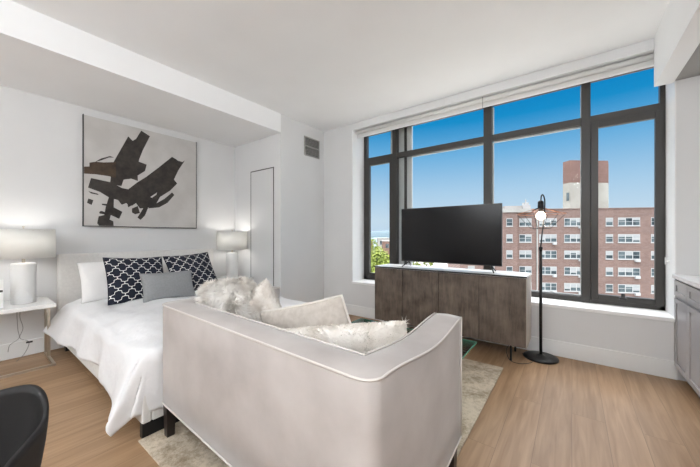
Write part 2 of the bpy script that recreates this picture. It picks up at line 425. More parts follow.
# air vent on the column
v = thing('air_vent', 'grey louvred air vent high on the white column', 'vent', (XC, 3.47, 2.53))
P = at(v)
P(MB().box(XC, XC + .004, 3.297, 3.642, 2.535, 2.84).build('duct', M['ventdark']))
q = MB()
for a, b, c_, e in ((3.297, 3.309, 2.535, 2.84), (3.630, 3.642, 2.535, 2.84), (3.309, 3.63, 2.535, 2.547), (3.309, 3.63, 2.828, 2.84), (3.309, 3.63, 2.681, 2.695)): q.box(XC + .004, XC + .014, a, b, c_, e)
P(q.build('vent_frame', M['vent']))
for k in range(7):
    for z0 in (2.551, 2.699):
        z = z0 + k * .0185
        P(MB().poly([(XC + .004, 3.309, z + .010), (XC + .013, 3.309, z), (XC + .013, 3.309, z + .003), (XC + .004, 3.309, z + .013)], (0, 1, 0), .321).build('louvre', M['vent']))

# ------------------------------------------------------------------ fill lights added behind the viewpoint, out of view
def fill_pendant(x, y, top, z, e, where):
    t = thing('fill_pendant_light', where, 'added fill light', (x, y, z), 0, None)
    MB().cyl((0, 0, top - z - .02), (0, 0, top - z), .06, n=24).build('ceiling_rose', M['chrome'], t)
    MB().cyl((0, 0, .26), (0, 0, top - z - .02), .004, n=8).build('fill_pendant_cord', M['cord'], t)
    q = MB().tube([(.25 * math.cos(2 * PI * i / 32), .25 * math.sin(2 * PI * i / 32), 0) for i in range(32)], .006, 6, closed=True)
    for k in range(3):
        a = PI * k / 3
        q.tube([(.25 * math.cos(a) * math.cos(b), .25 * math.sin(a) * math.cos(b), .25 * math.sin(b)) for b in [2 * PI * i / 32 for i in range(32)]], .004, 6, closed=True)
    q.build('wire_globe', M['chrome'], t)
    l = bpy.data.lights.new('fill_pendant_source', 'POINT'); l.energy = e; l.shadow_soft_size = .22; l.color = (.96, .98, 1)
    lo = bpy.data.objects.new('fill_pendant_source', l); C.objects.link(lo); lo.parent = t
fill_pendant(.25, -.55, CZ, 2.55, 58, 'unseen wire globe light added as fill just behind the viewpoint')
fill_pendant(-2.3, -2.2, CZ, 2.25, 8, 'unseen wire globe light added as fill closest to the bed wall')
fill_pendant(1.55, -.4, 2.605, 2.1, 34, 'unseen wire globe light added as fill under the lower kitchen ceiling')

def fill_uplighter(x, y, e, where):  # unseen uplighters added to brighten the room
    t = thing('fill_uplighter', where, 'floor lamp', (x, y, 0), 0, None)
    MB().lathe([(0, 0), (.15, 0), (.15, .02), (.02, .035), (0, .035)]).build('lamp_base', M['black'], t, smooth=True)
    MB().cyl((0, 0, .03), (0, 0, 1.66), .013).build('pole', M['black'], t, smooth=True)
    MB().lathe([(.02, 1.66), (.10, 1.68), (.19, 1.74)], n=40).build('bowl_shade', M['black'], t, smooth=True, solid=.003)
    l = bpy.data.lights.new('fill_uplighter_light', 'AREA'); l.shape = 'DISK'; l.size = .32; l.energy = e; l.color = (.93, .97, 1)
    lo = bpy.data.objects.new('fill_uplighter_light', l); C.objects.link(lo); lo.location = (0, 0, 1.76); lo.rotation_euler = (PI, 0, 0); lo.parent = t
fill_uplighter(.2, -2.7, 112, 'unseen black uplighter added as fill nearest the viewpoint')
fill_uplighter(-1.9, -2.8, 82, 'unseen black uplighter added as fill towards the bed wall')

# ================================================================== PAINTING
pt = thing('abstract_painting', 'large square canvas with black and umber abstract brush strokes above the headboard', 'painting', (XL, 1.52, 1.37))
P = at(pt)
P(MB().box(XL + .001, -4.532, .880, 2.162, 1.370, 2.662).build('canvas', M['canvas'], bevel=.003))
q = MB()
q.box(XL + .002, -4.528, .874, .880, 1.364, 2.668); q.box(XL + .002, -4.528, 2.162, 2.168, 1.364, 2.668)
q.box(XL + .002, -4.528, .880, 2.162, 1.364, 1.370); 
P(q.build('edge_strip', M['ventdark']))
ST = [
('paint', [(1.309, 2.524), (1.357, 2.479), (1.393, 2.512), (1.452, 2.638), (1.552, 2.59), (1.471, 2.387), (1.426, 2.245), (1.409, 2.085), (1.415, 1.969), (1.343, 1.988), (1.261, 1.963), (1.238, 1.879), (1.123, 1.888), (1.142, 2.088), (1.162, 2.174)]),
('umber', [(0.93, 2.113), (0.99, 2.135), (1.06, 2.14), (1.182, 2.17), (1.182, 1.971), (1.103, 1.983), (0.99, 1.985), (0.882, 1.976), (0.882, 2.057), (0.93, 2.067)]),
('paint', [(0.98, 2.13), (1.036, 2.183), (1.123, 2.232), (1.162, 2.222), (1.113, 2.211), (1.036, 2.159)]),
('paint', [(1.826, 2.372), (1.88, 2.35), (1.90, 2.335), (1.965, 2.327), (2.001, 2.358), (1.912, 2.201), (1.851, 2.054), (1.895, 2.004), (1.802, 1.891), (1.673, 1.787), (1.612, 1.658), (1.525, 1.626), (1.437, 1.611), (1.393, 1.679), (1.35, 1.64), (1.306, 1.646), (1.29, 1.67), (1.241, 1.644), (1.203, 1.7), (1.123, 1.716), (1.027, 1.779), (0.917, 1.818), (0.944, 1.934), (1.142, 1.91), (1.241, 1.855), (1.309, 1.847), (1.413, 1.955), (1.506, 2.035), (1.648, 2.181)]),
('paint', [(1.826, 1.867), (1.857, 1.835), (1.768, 1.716), (1.664, 1.644), (1.525, 1.618), (1.6, 1.675), (1.727, 1.766)]),
('paint', [(1.529, 1.624), (1.494, 1.521), (1.444, 1.462), (1.409, 1.491), (1.449, 1.566), (1.483, 1.634)]),
('paint', [(1.349, 1.604), (1.413, 1.642), (1.437, 1.552), (1.384, 1.532), (1.349, 1.554)]),
('paint', [(1.112, 1.728), (1.162, 1.717), (1.159, 1.605), (1.248, 1.555), (1.215, 1.465), (1.131, 1.508), (1.119, 1.452), (1.156, 1.431), (1.159, 1.374), (1.02, 1.374), (1.001, 1.402), (1.014, 1.486), (1.068, 1.505), (1.081, 1.599)]),
('paint', [(1.02, 1.54), (1.036, 1.553), (1.084, 1.537), (1.075, 1.511), (1.022, 1.52)]),
('paint', [(1.044, 1.64), (1.096, 1.64), (1.096, 1.616), (1.046, 1.624)]),
('paint', [(0.92, 1.69), (0.966, 1.674), (0.949, 1.616), (0.908, 1.638)]),
('paint', [(0.92, 1.775), (1.008, 1.755), (1.014, 1.741), (0.944, 1.752)]),
('paint', [(1.301, 1.642), (1.343, 1.662), (1.336, 1.636), (1.309, 1.617)]),
('paint', [(1.404, 2.228), (1.514, 2.202), (1.494, 2.113), (1.404, 2.032)]),
('canvas', [(1.555, 1.775), (1.62, 1.83), (1.635, 1.845), (1.63, 1.815), (1.575, 1.765)]),
]
for i, (mm, pts) in enumerate(ST):
    P(MB().poly([(-4.532 + .0006 + i * .00012, a, b) for a, b in pts], (-1, 0, 0), .0005).build('brush_stroke', M[mm]))

# ================================================================== BED
BY0, BY1, BXF = .70, 2.36, -2.14
bed = thing('upholstered_bed', 'cream upholstered platform bed against the wall under the painting', 'bed', (-3.3, 1.53, 0))
P = at(bed)
P(MB().box(XL + .02, -4.46, .655, 2.40, .05, 1.05).build('headboard', M['bedfab'], bevel=.02, bseg=4))
q = MB().box(-4.46, BXF + .03, BY0 - .02, BY0 + .035, .085, .34); q.box(-4.46, BXF + .03, BY1 - .035, BY1 + .02, .085, .34); q.box(BXF - .02, BXF + .03, BY0 + .035, BY1 - .035, .085, .34)
P(q.build('bed_rail', M['bedfab'], bevel=.012, bseg=3))
P(MB().box(-4.45, BXF - .02, BY0 + .035, BY1 - .035, .20, .49).build('mattress', M['pillowc'], bevel=.04, bseg=4))
for (x0, x1, y0, y1) in ((BXF - .01, BXF + .028, BY0 - .018, BY0 + .5), (BXF - .01, BXF + .028, BY1 - .5, BY1 + .018), (-4.45, -4.38, BY0, BY0 + .07), (-4.45, -4.38, BY1 - .07, BY1)):
    P(MB().box(x0, x1, y0, y1, .0 if x0 < -2.5 else .0, .086).build('bed_foot', M['black']))

# duvet: cloth over the mattress with hanging sides and a cone-like corner
def duvet():
    mb = MB()
    x0, xf = -4.33, BXF - .01; y0, y1 = BY0 + .04, BY1 - .06; top = .55
    nu, nv = 130, 110
    Lx = (xf - x0); Ly = (y1 - y0)
    def fn(a, b):
        u = a * (Lx + .43)              # along, from head
        hn = .30 + .05 * a
        hl = .30 + .12 * a + .02 * math.sin(a * 9); vv = -hl + b * (Ly + .28 + hl)
        du = max(0, u - Lx); dl = max(0, -vv); dr = max(0, vv - Ly)
        dv = dl if dl > 0 else dr; sg = -1 if dl > 0 else 1
        x = x0 + min(u, Lx); y = y0 + min(max(vv, 0), Ly)
        puff = .022 * noise.noise(Vector((x * 2.3, y * 2.3, .3))) + .012 * noise.noise(Vector((x * 6, y * 6, 1.3)))
        # long soft creases running off towards the near corner
        cr = .012 * math.sin(9 * (y - y0) - 4.5 * (x - x0) + 2.5 * noise.noise(Vector((x, y, 5))))
        h = math.hypot(du, dv)
        rg = abs(noise.noise(Vector((x * 3.1 + y * 2.2, y * 3.4 - x * 1.5, 2.2))))
        z = top + puff + cr * .7 + .022 * (.25 - rg)
        edge = min(1, max(0, min(Lx - u, vv, Ly - vv)) / .16)
        z -= .03 * (1 - edge) ** 2
        if h > 0:
            R = .06
            th = min(h / R, PI / 2)
            out = R * math.sin(th); drop = R * (1 - math.cos(th)) + max(0, h - R * PI / 2) * .96
            ang = math.atan2(dv, du)
            fold = 0
            k = max(0, h - .06)
            if dv > 0 and sg > 0: fl_ = .1
            else: fl_ = 1
            ox = oy = 0
            if du > 0 and dv > 0:
                drop *= 1 - .19 * math.sin(2 * ang) ** 2
                wv_ = .10 * k * math.sin(ang * 8)
                ox = out * math.cos(ang) * .7 - .05 * k
                oy = fl_ * (out * math.sin(ang) + .20 * k * math.sin(2 * ang) ** 2 + .10 * k + wv_)
                if fl_ < 1: oy = .05 * math.sin(ang)
            elif du > 0:
                ox = out + .12 * k * noise.noise(Vector((y * 4.2, h * 1.2, 7))) + .04 * k * math.sin(y * 15)
                ox = min(ox, .075)
            else:
                fold = .22 * k * noise.noise(Vector((x * 3.2, h * 1.2, 7))) + .06 * k * math.sin(x * 11)
                near = max(0, (x - (xf - .5)) / .5)
                oy = out + fl_ * (fold + .12 * k + .62 * k * max(0, 1 - (x - x0) / .6) + .25 * k * near)
                if fl_ < 1: oy = min(oy, .07)
            x += ox; y += sg * oy
            z -= drop
        return (x, y, max(z, .012))
    mb.grid(fn, nu, nv)
    return mb
dv = duvet().build('duvet', M['duvet'], smooth=True, solid=.022)
tag(dv, 'white duvet spread over the bed, its near corner hanging to the floor', 'duvet')

# ------------------------------------------------------------------ cushions
def pillow_surface(W, H, T, conc=.06, seed=0, n=26, lump=.006, pw=.42):
    """returns list of verts rows for front and back"""
    def pt(u, v, s):
        x = W / 2 * u * (1 - conc * (1 - v * v)); y = H / 2 * v * (1 - conc * (1 - u * u))
        t = T / 2 * (max(0, 1 - u * u) ** pw) * (max(0, 1 - v * v) ** pw)
        t += lump * noise.noise(Vector((x * 9 + seed, y * 9, s * 3))) * (1 - max(abs(u), abs(v)) ** 4)
        return Vector((x, y, s * t))
    return pt
def pillow_mesh(name, W, H, T, conc=.06, seed=0, n=26, lump=.006, pw=.42):
    pt = pillow_surface(W, H, T, conc, seed, n, lump, pw)
    bm = bmesh.new(); uvl = bm.loops.layers.uv.new('UVMap')
    G = {}
    def q(i):
        t = -1 + 2 * i / n; return math.sin(t * PI / 2) * .5 + t * .5
    for s in (1, -1):
        for i in range(n + 1):
            for j in range(n + 1):
                edge = i in (0, n) or j in (0, n)
                if edge and s == -1: G[(s, i, j)] = G[(1, i, j)]; continue
                G[(s, i, j)] = bm.verts.new(pt(q(i), q(j), s))
    for s in (1, -1):
        for i in range(n):
            for j in range(n):
                ids = [(i, j), (i + 1, j), (i + 1, j + 1), (i, j + 1)]
                if s == -1: ids = ids[::-1]
                f = bm.faces.new([G[(s, a, b)] for a, b in ids]); f.smooth = True
                for l, (a, b) in zip(f.loops, ids): l[uvl].uv = ((q(a) * W / .53 + 1) / 2, (q(b) * H / .53 + 1) / 2)
    bmesh.ops.recalc_face_normals(bm, faces=bm.faces)
    me = bpy.data.meshes.new(name); bm.to_mesh(me); bm.free(); return me, pt
def frame_matrix(c, r, up):
    r = Vector(r).normalized(); n = r.cross(Vector(up)).normalized(); up = n.cross(r).normalized()
    m = Matrix((r, up, n)).transposed().to_4x4(); m.translation = Vector(c); return m
def outline(pt, k=20, r=1.0):
    o = []
    for a in range(k): o.append(pt(-1 + 2 * a / k, -1, 1))
    for a in range(k): o.append(pt(1, -1 + 2 * a / k, 1))
    for a in range(k): o.append(pt(1 - 2 * a / k, 1, 1))
    for a in range(k): o.append(pt(-1, 1 - 2 * a / k, 1))
    return o
def cushion(name, label, cat, c, r, up, W, H, T, m, piping=None, group=None, pr=.005, **k):
    root = bpy.data.objects.new(name, None); C.objects.link(root); tag(root, label, cat, group); root.empty_display_size = .1
    root.matrix_world = frame_matrix(c, r, up)
    me, pt = pillow_mesh('cushion_cover', W, H, T, **k)
    link('cushion_cover', me, m, root)
    if piping: MB().tube(outline(pt), pr, 6, closed=True).build('piping', piping, root, smooth=True)
    return root, me, pt

def fur(parent, me, m, count, L, droop, seed, comb=(0, -1, 0), w=.0022, wild=.5):
    rnd = random.Random(seed); me.calc_loop_triangles()
    tris = me.loop_triangles; cum = []; t = 0
    for x in tris: t += x.area; cum.append(t)
    import bisect
    V, F = [], []
    comb = Vector(comb)
    vn = [v.normal.copy() for v in me.vertices]
    for _ in range(count):
        tr = tris[bisect.bisect(cum, rnd.random() * t) % len(tris)]
        a, b = rnd.random(), rnd.random()
        if a + b > 1: a, b = 1 - a, 1 - b
        p0, p1, p2 = (me.vertices[i].co for i in tr.vertices)
        p = p0 * (1 - a - b) + p1 * a + p2 * b
        nn = (vn[tr.vertices[0]] + vn[tr.vertices[1]] + vn[tr.vertices[2]]).normalized()
        cl = Vector((noise.noise(p * 14 + Vector((seed, 0, 0))), noise.noise(p * 14 + Vector((0, seed, 9))), noise.noise(p * 14 + Vector((5, 0, seed))))) * 1.1
        rd = Vector((rnd.gauss(0, 1), rnd.gauss(0, 1), rnd.gauss(0, 1))) * .28 * wild
        d = (nn * .9 + cl + rd + comb * .5).normalized()
        if d.dot(nn) < .15: d = (d + nn * .5).normalized()
        l = L * rnd.uniform(.55, 1.15); side = d.cross(nn)
        if side.length < .01: side = d.cross(Vector((1, 0, 0)))
        side = side.normalized() * w
        i = len(V); q = p - nn * .004
        for k2, (f_, ww) in enumerate(((0, 1), (.4, .9), (.75, .55))):
            c = q + d * l * f_ + droop * l * f_ * f_
            V += [c - side * ww, c + side * ww]
        V.append(q + d * l + droop * l)
        F += [(i, i + 1, i + 3, i + 2), (i + 2, i + 3, i + 5, i + 4), (i + 4, i + 5, i + 6)]
    fm = bpy.data.meshes.new('fur_pile'); fm.from_pydata([tuple(x) for x in V], [], F); fm.update()
    o = link('fur_pile', fm, m, parent, smooth=True); o['kind'] = 'stuff'; return o

# bed pillows
cushion('bed_pillow', 'plain white pillow at the near end of the headboard', 'pillow', (-4.17, 1.11, .755), (0, 1, 0), (-.42, 0, .9), .68, .46, .17, M['pillowc'], conc=.05, seed=3, lump=.02, group='white sleeping pillows')
cushion('bed_pillow', 'plain white pillow showing behind the far navy lattice cushion', 'pillow', (-4.17, 1.85, .755), (0, 1, 0), (-.42, 0, .9), .68, .46, .17, M['pillowc'], conc=.05, seed=8, lump=.02, group='white sleeping pillows')
cushion('lattice_cushion', 'navy cushion with white lattice pattern beside the plain white pillow', 'cushion', (-3.86, 1.20, .775), (0.01, .53, -.02), (-.27, 0, .455), .56, .54, .15, M['lattice'], M['navy'], seed=5, group='navy lattice cushions')
cushion('lattice_cushion', 'navy cushion with white lattice pattern nearer the far bedside lamp', 'cushion', (-3.90, 1.82, .785), (0.0, .56, .03), (-.30, 0.02, .45), .56, .54, .15, M['lattice'], M['navy'], seed=9, group='navy lattice cushions')
cushion('lumbar_cushion', 'small plain grey lumbar cushion in front of the navy lattice cushions', 'cushion', (-3.60, 1.42, .70), (0, .52, -.01), (-.12, 0, .265), .53, .31, .13, M['greyfab'], M['greyfab'], seed=2)

# ================================================================== NIGHTSTANDS + LAMPS
def nightstand(label, x0, x1, y0, y1, h):
    t = thing('nightstand', label, 'bedside table', ((x0 + x1) / 2, (y0 + y1) / 2, 0), 0, 'white bedside tables with metal legs')
    a, b = (x1 - x0) / 2, (y1 - y0) / 2
    MB().box(-a, a, -b, b, h - .035, h).build('tabletop', M['whitegloss'], t, bevel=.003)
    r = .011
    for s in (-1, 1):
        y = s * (b - .012)
        q = MB(); q.box(-.205, -.188, y - r, y + r, .022, h - .035).build('leg', M['chrome'], t)
        q = MB(); q.box(-.035, -.018, y - r, y + r, .022, h - .035).build('leg', M['chrome'], t)
        MB().box(-.205, a, y - r, y + r, 0, .022).build('floor_runner', M['chrome'], t)
    MB().box(a - .022, a, -b + .023, b - .023, 0, .022).build('front_rail', M['chrome'], t)
    return t
nightstand('white bedside table on metal legs by the near left side of the bed', -4.53, -3.98, .10, .572, .60)
nightstand('white bedside table on metal legs between bed and closet door', -4.53, -4.02, 2.45, 2.805, .60)
def table_lamp(label, x, y, z, e):
    t = thing('table_lamp', label, 'lamp', (x, y, z), 0, 'white ceramic bedside lamps')
    lb_ = MB().lathe([(0, 0), (.083, 0), (.087, .006), (.087, .375), (.08, .388), (.03, .392), (0, .392)], n=40).build('lamp_base', M['ceramic'], t, smooth=True)
    # raised woven relief
    q = MB()
    for k in range(14):
        z0 = .03 + k * .0245
        for j in range(16):
            a0 = 2 * PI * (j + (k % 2) * .5) / 16
            pts = []
            n_ = 4; w_ = 2 * PI / 16 * .40
            ring = [[], []]
            for ii in range(n_ + 1):
                an = a0 - w_ + 2 * w_ * ii / n_
                rr = .0872 + .0012 * math.sin(PI * ii / n_)
                for zz, R in ((z0, ring[0]), (z0 + .016, ring[1])): R.append(q.bm.verts.new((rr * math.cos(an), rr * math.sin(an), zz)))
            for ii in range(n_): q.bm.faces.new([ring[0][ii], ring[0][ii + 1], ring[1][ii + 1], ring[1][ii]])
    o = q.build('woven_relief', M['ceramic'], lb_, smooth=True)
    MB().cyl((0, 0, .39), (0, 0, .47), .012).build('lamp_stem', M['chrome'], t, smooth=True)
    ls_ = MB().lathe([(.224, .438), (.218, .716)], n=48).build('lamp_shade', M['shade'], t, smooth=True, solid=.003)
    q = MB().tube([(.218 * math.cos(2 * PI * i / 32), .218 * math.sin(2 * PI * i / 32), .705) for i in range(32)], .002, 5, closed=True)
    for an in (0, 2 * PI / 3, 4 * PI / 3): q.tube([(0, 0, .705), (.218 * math.cos(an), .218 * math.sin(an), .705)], .002, 5)
    q.cyl((0, 0, .47), (0, 0, .735), .004); q.cyl((0, 0, .735), (0, 0, .745), .009)
    q.build('shade_harp', M['chrome'], ls_)
    MB().lathe([(0, .50), (.02, .505), (.03, .53), (.028, .56), (.012, .585), (0, .59)]).build('bulb', M['lampbulb'], t, smooth=True)
    l = bpy.data.lights.new('lamp_light', 'POINT'); l.energy = e; l.shadow_soft_size = .06; l.color = (1, .96, .91)
    lo = bpy.data.objects.new('lamp_light', l); C.objects.link(lo); lo.location = (0, 0, .62); lo.parent = t
table_lamp('white table lamp with drum shade on the near left bedside table', -4.27, .385, .60, 3.4)
table_lamp('white table lamp with drum shade in the far alcove corner beside the closet door', -4.28, 2.60, .60, 3.4)
# small black-marked card at the picture's left edge
cd = thing('decor_card', 'small white card with black marks on the near left bedside table', 'card', (-4.12, .165, .60), math.radians(-6))
MB().box(-.006, .006, -.075, .085, 0, .26).build('card_board', M['whitegloss'], cd, bevel=.002)
for (y0, y1, z0, z1) in ((.035, .060, .165, .183), (.045, .080, .143, .162), (.02, .045, .184, .198), (.02, .04, .15, .164)):
    MB().box(.006, .0066, y0, y1, z0, z1).build('black_mark', M['paint'], cd)
# lamp cord hanging under the table
def curve_tube(name, pts, r, m, parent=None, n=6, res=8):
    pts = [Vector(p) for p in pts]; out = []
    for i in range(len(pts) - 1):
        p0 = pts[max(i - 1, 0)]; p1 = pts[i]; p2 = pts[i + 1]; p3 = pts[min(i + 2, len(pts) - 1)]
        for k in range(res):
            t = k / res
            out.append(.5 * ((2 * p1) + (-p0 + p2) * t + (2 * p0 - 5 * p1 + 4 * p2 - p3) * t * t + (-p0 + 3 * p1 - 3 * p2 + p3) * t ** 3))
    out.append(pts[-1])
    return MB().tube(out, r, n).build(name, m, parent, smooth=True)
lc = thing('lamp_cord', 'grey lamp cord with inline switch dangling under the near bedside table', 'cord', (-4.40, .33, .0))
P = at(lc)
P(curve_tube('cord', [(-4.42, 0.355, 0.492), (-4.42, 0.355, 0.433), (-4.42, 0.361, 0.311), (-4.42, 0.368, 0.229), (-4.42, 0.309, 0.177), (-4.42, 0.296, 0.112)], .0024, M['cord']))
P(curve_tube('cord', [(-4.42, 0.375, 0.488), (-4.42, 0.375, 0.428), (-4.42, 0.395, 0.323), (-4.42, 0.375, 0.228), (-4.42, 0.436, 0.17), (-4.42, 0.408, 0.067), (-4.42, 0.355, 0.004), (-4.42, 0.322, -0.034)], .0024, M['cord']))
P(MB().cyl((-4.415, 0.416, 0.172), (-4.415, 0.461, 0.170), .009, n=10).build('inline_switch', M['blackp'], smooth=True))

# ================================================================== SOFA
sofa = thing('loveseat', 'pale velvet loveseat with tall straight back, seen from behind', 'sofa', (-1.24, 1.12, 0))
P = at(sofa)
# path around outer edge: right arm front -> back -> left arm front  (outer, inner)
def sofa_path():
    O = []; I = []
    n = 16
    for i in range(n + 1):
        t = i / n; y = 1.545 + (.80 - 1.545) * t
        O.append((-.452 + .012 * math.sin(PI * t), y)); I.append((-.590, max(y, .87)))
    cx, cy, r = -.512, .77, .06
    for i in range(1, 9):
        a = -PI / 2 * i / 9
        O.append((cx + r * math.cos(a) + .002, cy + r * math.sin(a) - .0)); I.append((-.590 - .001 * i, .868))
    xs = [-.53 + (-1.98 + .53) * i / 24 for i in range(25)]
    for x in xs:
        t = (x + .53) / (-1.98 + .53)
        O.append((x, .708 + .044 * t)); I.append((min(-.60, max(x, -1.90)), .866 + .04 * t))
    cx, cy = -1.985, .812
    for i in range(1, 9):
        a = -PI / 2 - PI / 2 * i / 9
        O.append((cx + r * math.cos(a), cy + r * math.sin(a))); I.append((-1.90 - .0003 * i, .907))
    for i in range(n + 1):
        t = i / n; y = .83 + (1.575 - .83) * t
        O.append((-2.046, y)); I.append((-1.902, max(y, .91)))
    return O, I
O, I = sofa_path()
K = len(O)
def top_z(i):
    x, y = O[i]
    if i <= 16: t = (1.545 - y) / .745; z = .832 - .026 * math.sin(PI * min(1, t)) ** 2 + .006 * (1 - t)      # right arm dips
    elif i < K - 17:
        z = .832
    else: z = .832
    if i == 0 or i == K - 1: z -= .0
    return z
mb = MB(); bm = mb.bm
rows = []
BZ = .222
for i in range(K):
    (ox, oy), (ix, iy) = O[i], I[i]; z = top_z(i); o_ = Vector((ox, oy, 0)); i_ = Vector((ix, iy, 0))
    d = (i_ - o_); L_ = d.length; d.normalize()
    def pp(s, zz): return bm.verts.new((o_ + d * s) + Vector((0, 0, zz)))
    rows.append([pp(0, BZ), pp(0, BZ + .2), pp(0, BZ + .42), pp(0, z - .012), pp(.004, z - .004), pp(.012, z), pp(L_ * .5, z + .004), pp(L_ - .02, z), pp(L_ - .006, z - .006), pp(L_, z - .02), pp(L_, .50), pp(L_, BZ)])
for a, b in zip(rows, rows[1:]):
    m_ = len(a)
    for j in range(m_):
        try: bm.faces.new([a[j], b[j], b[(j + 1) % m_], a[(j + 1) % m_]])
        except ValueError: pass
bm.faces.new(rows[0][::-1]); bm.faces.new(rows[-1])
bmesh.ops.remove_doubles(bm, verts=bm.verts, dist=.0004)
P(mb.build('upholstered_shell', M['velvet'], smooth=True))
P(MB().tube([(O[i][0], O[i][1], top_z(i) - .004) for i in range(K)], .0045, 6).build('top_piping', M['weltv'], smooth=True))
P(MB().tube([(I[i][0], I[i][1], top_z(i) - .004) for i in range(K)], .0045, 6).build('inner_piping', M['weltv'], smooth=True))
P(MB().tube([(O[i][0], O[i][1], BZ + .006) for i in range(K)], .005, 6).build('bottom_piping', M['weltv'], smooth=True))
P(MB().tube([(-.452, 1.547, .228), (-.452, 1.547, .835), (-.590, 1.547, .835), (-.590, 1.547, .45)], .0045, 6).build('arm_piping', M['weltv'], smooth=True))
P(MB().box(-1.90, -.60, .86, 1.53, .205, .34).build('seat_frame', M['velvet'], bevel=.01))
P(MB().box(-1.896, -.60, .95, 1.60, .34, .47).build('seat_cushion', M['velvet'], bevel=.03, bseg=4))
P(MB().poly([(-1.895, .905, .34), (-.60, .868, .34), (-.60, .868, .79), (-1.895, .905, .79)], (0, 1, 0), .06).build('back_pad', M['velvet'], bevel=.02, bseg=3))
P(MB().box(-2.0, -.49, .78, 1.51, .175, .222).build('base_rail', M['darkwood']))
for (x, y) in ((-2.03, .765), (-.53, .735), (-2.03, 1.49), (-.522, 1.48)):
    q = MB(); a = .056
    v0 = [(x + .006, y + .006, .012), (x + a - .006, y + .006, .012), (x + a - .006, y + a - .006, .012), (x + .006, y + a - .006, .012)]
    v1 = [(x, y, .222), (x + a, y, .222), (x + a, y + a, .222), (x, y + a, .222)]
    A = [q.bm.verts.new(p) for p in v0]; B = [q.bm.verts.new(p) for p in v1]
    q.bm.faces.new(A[::-1]); q.bm.faces.new(B)
    for i in range(4): q.bm.faces.new([A[i], A[(i + 1) % 4], B[(i + 1) % 4], B[i]])
    P(q.build('leg', M['darkwood'], bevel=.003))

# sofa cushions
r4, me4, pt4 = cushion('fur_cushion', 'long cream fur lumbar cushion lying along the sofa back by the near arm', 'cushion', (-.895, 1.15, .675), (.61, .20, .105), (-.05, -.10, .28), .66, .30, .13, M['fur'], conc=.03, seed=4, group=None)
fur(r4, me4, M['fur'], 16000, .055, Vector((.1, .05, 0)), 3, comb=(.25, .1, 0), w=.0017)
cushion('linen_cushion', 'large beige linen cushion with pale piping behind the long fur cushion', 'cushion', (-1.185, 1.20, .66), (.62, .05, .17), (-.05, -.12, .45), .64, .44, .15, M['linen'], M['welt'], seed=6, pr=.006, conc=.04)
r2, me2, pt2 = cushion('plush_cushion', 'small cream plush cushion with pointed corner between fur and linen cushions', 'cushion', (-1.58, 1.15, .765), (.27, .07, .145), (-.2, -.15, .6), .34, .34, .15, M['plush'], conc=.10, seed=11, lump=.05)
fur(r2, me2, M['plush'], 7000, .014, Vector((0, -.1, 0)), 12, comb=(0, -.2, 0), w=.0016, wild=.9)
r1, me1, pt1 = cushion('shaggy_cushion', 'large cream shaggy fur cushion at the far left end of the sofa', 'cushion', (-1.755, 1.06, .77), (.35, .06, .05), (0, -.2, .98), .40, .38, .22, M['furpale'], conc=.02, seed=15, lump=.03)
fur(r1, me1, M['furpale'], 15000, .05, Vector((0, -.25, 0)), 21, comb=(0, -.1, 0), w=.0019)

# ================================================================== RUG, COFFEE TABLE
rg = MB().box(-2.10, -.515, .657, 3.085, .0005, .012).build('area_rug', M['rug'], bevel=.003)
tag(rg, 'faded beige patterned rug under the sofa and glass table', 'rug')
ct = thing('coffee_table', 'rectangular glass coffee table with green edges past the sofa arm', 'table', (-1.15, 2.2, .012))
P = at(ct)
gt_ = P(MB().box(-1.70, -.60, 1.94, 2.45, .408, .42).build('glass_top', M['tglass']))
q = MB()
q.box(-1.704, -.596, 2.45, 2.454, .408, .42).box(-1.704, -.596, 1.936, 1.94, .408, .42).box(-1.704, -1.70, 1.94, 2.45, .408, .42).box(-.60, -.596, 1.94, 2.45, .408, .42)
q.build('glass_edge', M['gedge'], gt_)
for x in (-1.58, -.82):
    for y in (2.02, 2.34):
        P(MB().cyl((x, y, .012), (x, y, .408), .014, n=14).build('leg', M['chrome'], smooth=True))

# ================================================================== TV CONSOLE
cs = thing('tv_console', 'weathered walnut media console with four doors under the window', 'sideboard', (-1.21, 3.5, 0))
P = at(cs)
CX0, CX1, CY0, CY1 = -2.08, -.348, 3.30, 3.70
P(MB().box(CX0 + .004, CX1 - .02, CY0 + .02, CY1, .158, .838).build('carcass', M['console'], bevel=.002))
P(MB().box(CX1 - .02, CX1, CY0 + .004, CY1, .158, .838).build('side_panel', M['cside'], bevel=.002))
ctp_ = P(MB().box(CX0 - .002, CX1 + .002, CY0 - .002, CY1, .838, .856).build('console_top', M['ctop'], bevel=.002))
MB().box(CX0 - .002, CX1 + .002, CY0 - .004, CY0 - .002, .840, .8555).build('top_edge', M['blackp'], ctp_)
seams = [CX0 + .004, -1.673, -1.216, -.783, CX1 - .004]
for a, b in zip(seams, seams[1:]):
    P(MB().box(a + .0025, b - .0025, CY0, CY0 + .018, .160, .834).build('door', M['console'], bevel=.0015))
for x in (-.49, -1.94):
    for y in (3.345, 3.63):
        P(MB().box(x - .009, x + .009, y - .009, y + .009, 0, .158).build('leg', M['black']))
P(curve_tube('cable', [(-.50, 3.36, .155), (-.53, 3.33, .10), (-.50, 3.31, .02), (-.44, 3.29, .006), (-.36, 3.33, .006), (-.31, 3.42, .006), (-.34, 3.52, .006), (-.42, 3.6, .006)], .003, M['blackp']))
